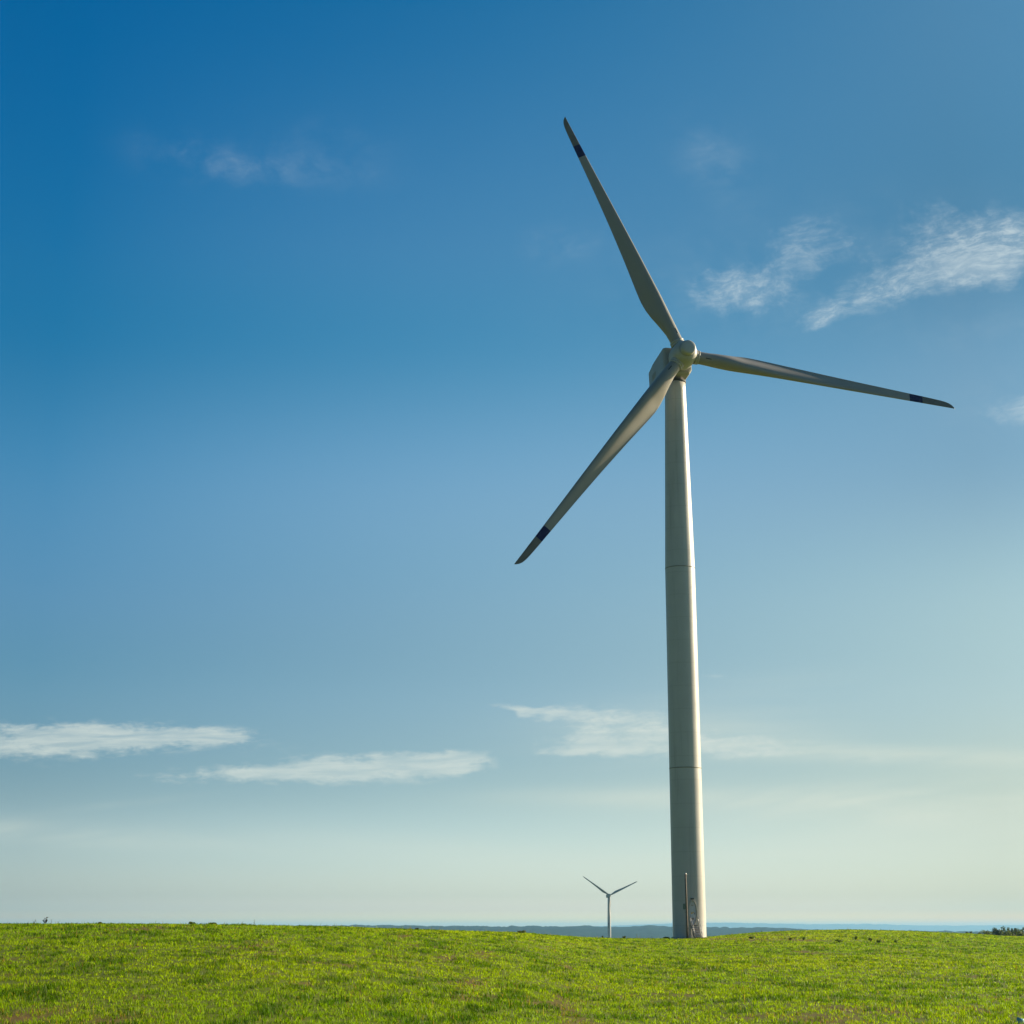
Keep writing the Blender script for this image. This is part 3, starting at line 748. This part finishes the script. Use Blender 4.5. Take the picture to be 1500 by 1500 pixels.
def shrub(c, r, wpx, hpx, col, label, seed):
    p = ground_hit(c, r); d = math.hypot(p[0], p[1]); w = wpx / F_PX * d; h = hpx / F_PX * d
    o = empty('shrub', p); tag(o, label, 'shrub', 'shrubs on the field')
    g = random.Random(seed)
    bm = bmesh.new()
    for k in range(5):
        a = g.uniform(0, 6.28); add_tube(bm, [(0, 0, -0.05), (math.cos(a) * w * .2, math.sin(a) * w * .2, h * .5), (math.cos(a) * w * .33, math.sin(a) * w * .33, h * .85)], [0.012, 0.008, 0.004], 5)
    from_bm('stem', bm, BARK_M, o)
    cs, rs = [], []
    for k in range(8):
        a = g.uniform(0, 6.28); q = g.random(); rr = w * 0.32 * q
        cs.append((math.cos(a) * rr, math.sin(a) * rr, h * g.uniform(0.25, 0.75))); rs.append((w * g.uniform(.16, .24), w * g.uniform(.16, .24), h * g.uniform(.2, .28)))
    link_mesh('foliage', leaf_cloud(cs, rs, 280, max(0.03, w * 0.06), col, seed), LEAF_M, o)
SH = (0.085, 0.13, 0.014)
for a in [(1254, 1376.5, 6, 5.5, SH, 'small rounded shrub, highest up the slope of the right-hand mound', 21),
          (1275, 1379, 7, 5, (0.06, 0.08, 0.014), 'small pale shrub just left of the largest dark shrub', 22),
          (1288, 1381.5, 10, 7.5, SH, 'largest dark round shrub on the right-hand mound', 23),
          (1228, 1381, 13, 4.5, SH, 'flat spreading dark shrub left of the rounded ones', 24),
          (1312, 1381, 7, 4, SH, 'low dark shrub right of the largest one', 25),
          (1176.5, 1377.5, 5, 5, SH, 'small dark shrub by the sandy strip', 26),
          (1102, 1375.5, 16, 4, (0.07, 0.09, 0.014), 'wide low bush at the left end of the sandy strip', 27),
          (1389, 1381, 7, 3.5, SH, 'lone low shrub far right of the others on the field', 28),
          (1158, 1377.5, 8, 4, (0.07, 0.09, 0.016), 'pale bush in the middle of the sandy strip', 29),
          (146, 1353.5, 8, 4, (0.06, 0.08, 0.014), 'low bush on the left skyline right of the dark thistle', 30),
          (281, 1353.8, 13, 5, SH, 'dark low bush on the left skyline, left one of a close pair', 31),
          (311, 1354.3, 19, 4.2, SH, 'long low bush on the left skyline, right one of a close pair', 32),
          (610, 1363.0, 7, 4.5, (0.05, 0.07, 0.012), 'round tuft on the skyline where the blue hills begin', 33),
          (764, 1367.5, 16, 4.5, (0.09, 0.115, 0.012), 'broad green hummock on the skyline left of the small turbine', 34),
          (914, 1375.5, 7, 5, (0.05, 0.055, 0.015), 'dark ragged bush on the skyline right of the small turbine', 35),
          (883, 1374.5, 4, 4, (0.06, 0.06, 0.015), 'small ragged bush on the skyline left of the small turbine', 36),
          (976, 1375.5, 12, 4, (0.13, 0.17, 0.02), 'dark weedy bush at the left foot of the big mast', 37)]:
    shrub(*a)

def weed(c, r, hpx, col, label, seed, leaf=1.0):
    p = ground_hit(c, r); d = math.hypot(p[0], p[1]); h = hpx / F_PX * d
    o = empty('tall_weed', p); tag(o, label, 'weed', 'tall weeds on the skyline')
    g = random.Random(seed); bm = bmesh.new()
    add_tube(bm, [(0, 0, -0.05), (g.uniform(-.02, .02), 0, h * .5), (g.uniform(-.04, .04), 0, h)], [0.010, 0.008, 0.006], 6)
    from_bm('stem', bm, LEAF_STEM, o, True)
    for k in range(7):
        bm = bmesh.new(); a = g.uniform(0, 6.28); z = h * (0.25 + 0.75 * k / 7.0); L = h * 0.30 * leaf * (1.2 - 0.6 * k / 7)
        dv = Vector((math.cos(a), math.sin(a) * .4, 0.55)).normalized(); sd = Vector((0, 0.3, 1)).cross(dv).normalized() * L * 0.22
        b0 = Vector((0, 0, z)); t1 = b0 + dv * L * .5; t2 = b0 + dv * L + Vector((0, 0, -L * .12))
        vs = [bm.verts.new(q) for q in (b0, t1 + sd, t2, t1 - sd)]
        bm.faces.new(vs)
        ob = from_bm('leaf', bm, col, o)
LEAF_STEM = paint('weed_stem', (0.10, 0.10, 0.03), 0.7, 0.2)
THISTLE_M = paint('dark_weed_leaf', (0.035, 0.022, 0.016), 0.6, 0.3)
WEED_M = paint('pale_weed_leaf', (0.16, 0.17, 0.03), 0.6, 0.3)
weed(67.5, 1354, 10, THISTLE_M, 'dark reddish thistle standing against the sky on the left skyline', 1, 1.9)
weed(64, 1354, 6, THISTLE_M, 'short dark thistle touching the tall reddish one', 2, 2.2)
weed(51, 1354, 7, WEED_M, 'pale weed on the skyline just left of the dark thistle', 3, 1.2)
weed(75.3, 1354, 7.5, WEED_M, 'thin pale stalk on the skyline just right of the dark thistle', 4, 0.6)
weed(372, 1355.5, 9, WEED_M, 'pale weed right of the pair of low bushes on the left skyline', 5, 0.7)
weed(933, 1375.5, 7.5, WEED_M, 'pale upright weed on the skyline between the small turbine and the big mast', 6, 0.9)
weed(588.5, 1362, 5, THISTLE_M, 'tiny dark stalk on the skyline where the blue hills begin', 7, 0.6)
weed(776.5, 1368, 5.5, THISTLE_M, 'tiny dark stalk beside the broad green hummock', 8, 0.6)

def scrap():
    p = ground_hit(1494, 1500) + np.array([0, 0, 0.02])
    d = math.hypot(p[0], p[1]); s = d / F_PX
    o = empty('plastic_scrap', p); tag(o, 'torn blue plastic scrap lying in the grass at the bottom right corner', 'litter')
    n = 9; V = np.zeros((n, n, 3))
    for i in range(n):
        for j in range(n):
            u, v = i / (n - 1), j / (n - 1)
            V[i, j] = ((u - 0.5) * 9.5 * s + v * 3 * s, 0.02 + 0.10 * v * 0.3 + 0.015 * math.sin(5 * u + 3 * v), v * 8.5 * s * (1 - 0.35 * u) + 0.004 * math.sin(7 * u + 2 * v) - 0.02)
    me = grid_mesh('sheet', V); ob = link_mesh('sheet', me, PLASTIC_M, o, True)
    md = ob.modifiers.new('thickness', 'SOLIDIFY'); md.thickness = 0.004
scrap()

# ------------------------------------------------------------------ grass
def build_grass(n_tufts=135000, per=8):
    g = rng
    az0, az1 = math.atan2(-190 - 750, F_PX), math.atan2(1690 - 750, F_PX)
    az = g.uniform(az0, az1, n_tufts)
    p = 0.55                                      # tufts per metre of distance fall as d^-p
    u = g.random(n_tufts); d0, d1 = 20.0, 330.0
    d = (d0 ** (1 - p) + u * (d1 ** (1 - p) - d0 ** (1 - p))) ** (1 / (1 - p))
    x = np.sin(az) * d; y = np.cos(az) * d
    dc = np.interp(az, _az, CREST_D)
    s = soil(x, y)
    keep = (d < dc + 45) & (g.random(n_tufts) > s * 0.66) & (np.hypot(x - T_X, y - T_Y) > 2.2)
    x, y, d, s = x[keep], y[keep], d[keep], s[keep]
    n = len(x)
    big = fbm(x / 2.2, y / 3.5, 61, 3); dark = np.clip((fbm(x / 0.8, y / 1.3, 91, 3) - 0.56) / 0.10, 0, 1)
    tone = fbm(x / 14, y / 20, 44, 3)
    hs = (0.55 + 0.8 * big) * (1 + 0.5 * dark)
    X = np.repeat(x, per); Y = np.repeat(y, per); D = np.repeat(d, per)
    sc = (D / 30.0) ** 0.55
    N = n * per
    X = X + g.normal(size=N) * 0.035 * sc; Y = Y + g.normal(size=N) * 0.06 * sc
    Z = terrain(X, Y) - 0.01
    H = np.repeat(hs, per) * 0.068 * (0.5 + 0.8 * g.random(N)) * (D / 30.0) ** 0.12
    W = 0.0056 * (0.7 + 0.7 * g.random(N)) * (D / 30.0) ** 0.85
    tall = g.random(N) < 0.006
    H[tall] *= g.uniform(1.8, 3.4, tall.sum()); W[tall] *= 0.6
    a = g.uniform(0, 2 * np.pi, N); lean = np.abs(g.normal(0.62, 0.36, N)) * H
    dx, dy = np.cos(a), np.sin(a)
    b = a + np.pi / 2 + g.normal(0, 0.5, N)
    wx, wy = np.cos(b) * W, np.sin(b) * W
    P = np.zeros((N, 5, 3), np.float32)
    P[:, 0] = np.stack([X - wx, Y - wy, Z], -1); P[:, 1] = np.stack([X + wx, Y + wy, Z], -1)
    mx, my, mz = X + dx * lean * 0.35, Y + dy * lean * 0.35, Z + H * 0.6
    P[:, 2] = np.stack([mx + wx * 0.85, my + wy * 0.85, mz], -1); P[:, 3] = np.stack([mx - wx * 0.85, my - wy * 0.85, mz], -1)
    P[:, 4] = np.stack([X + dx * lean, Y + dy * lean, Z + H * (1 - 0.12 * np.minimum(lean / H, 1.5))], -1)
    base = np.arange(N, dtype=np.int64)[:, None] * 5
    loops = np.concatenate([base + np.array([0, 1, 2, 3]), base + np.array([3, 2, 4])], 1).ravel()
    starts = (np.arange(N)[:, None] * 7 + np.array([0, 4])).ravel(); totals = np.tile([4, 3], N)
    me = arrays_mesh('grass', P.reshape(-1, 3), loops, starts, totals)
    c = np.array(GRASS_C)[None] * (0.72 + 0.56 * g.random(N))[:, None] * np.repeat(0.68 + 0.68 * g.random(n), per)[:, None]
    tn = np.repeat(tone, per)[:, None]
    c = c * (1 + (tn - 0.5) * np.array([0.9, 0.5, 0.2]))
    dk = np.repeat(dark, per)[:, None]
    c = c * (1 - dk * np.array([0.62, 0.50, 0.2]))
    straw = (g.random(N) < 0.03 + 0.22 * np.repeat(s, per)) | (tall & (g.random(N) < 0.5))
    c[straw] = np.array([0.27, 0.20, 0.06]) * (0.6 + 0.6 * g.random(straw.sum()))[:, None]
    pale = g.random(N) < 0.06
    c[pale & ~straw] *= np.array([1.4, 1.35, 1.6])
    set_col(me, np.repeat(c, 5, axis=0))
    o = link_mesh('grass', me, GRASS_M)
    tag(o, kind='stuff', label='short bright green grass covering the gently rolling field', cat='grass')
GRASS_C = (0.213, 0.292, 0.003)
build_grass()

# ------------------------------------------------------------------ air between here and the hills
HAZE_D = 0.7e-4
bm = bmesh.new()
add_box(bm, (0, 0, 0), (1, 1, 1))
for v in bm.verts:
    v.co = Vector((v.co.x * 60000, v.co.y * 60000, -60 if v.co.z < 0 else 106))
m, t, out = material('haze')
vol = t.new('ShaderNodeVolumePrincipled')
vol.inputs['Color'].default_value = (0.29, 0.575, 0.87, 1); vol.inputs['Density'].default_value = HAZE_D; vol.inputs['Anisotropy'].default_value = 0.2
t.l.new(vol.outputs[0], out.inputs['Volume'])
tag(from_bm('haze', bm, m), kind='stuff')
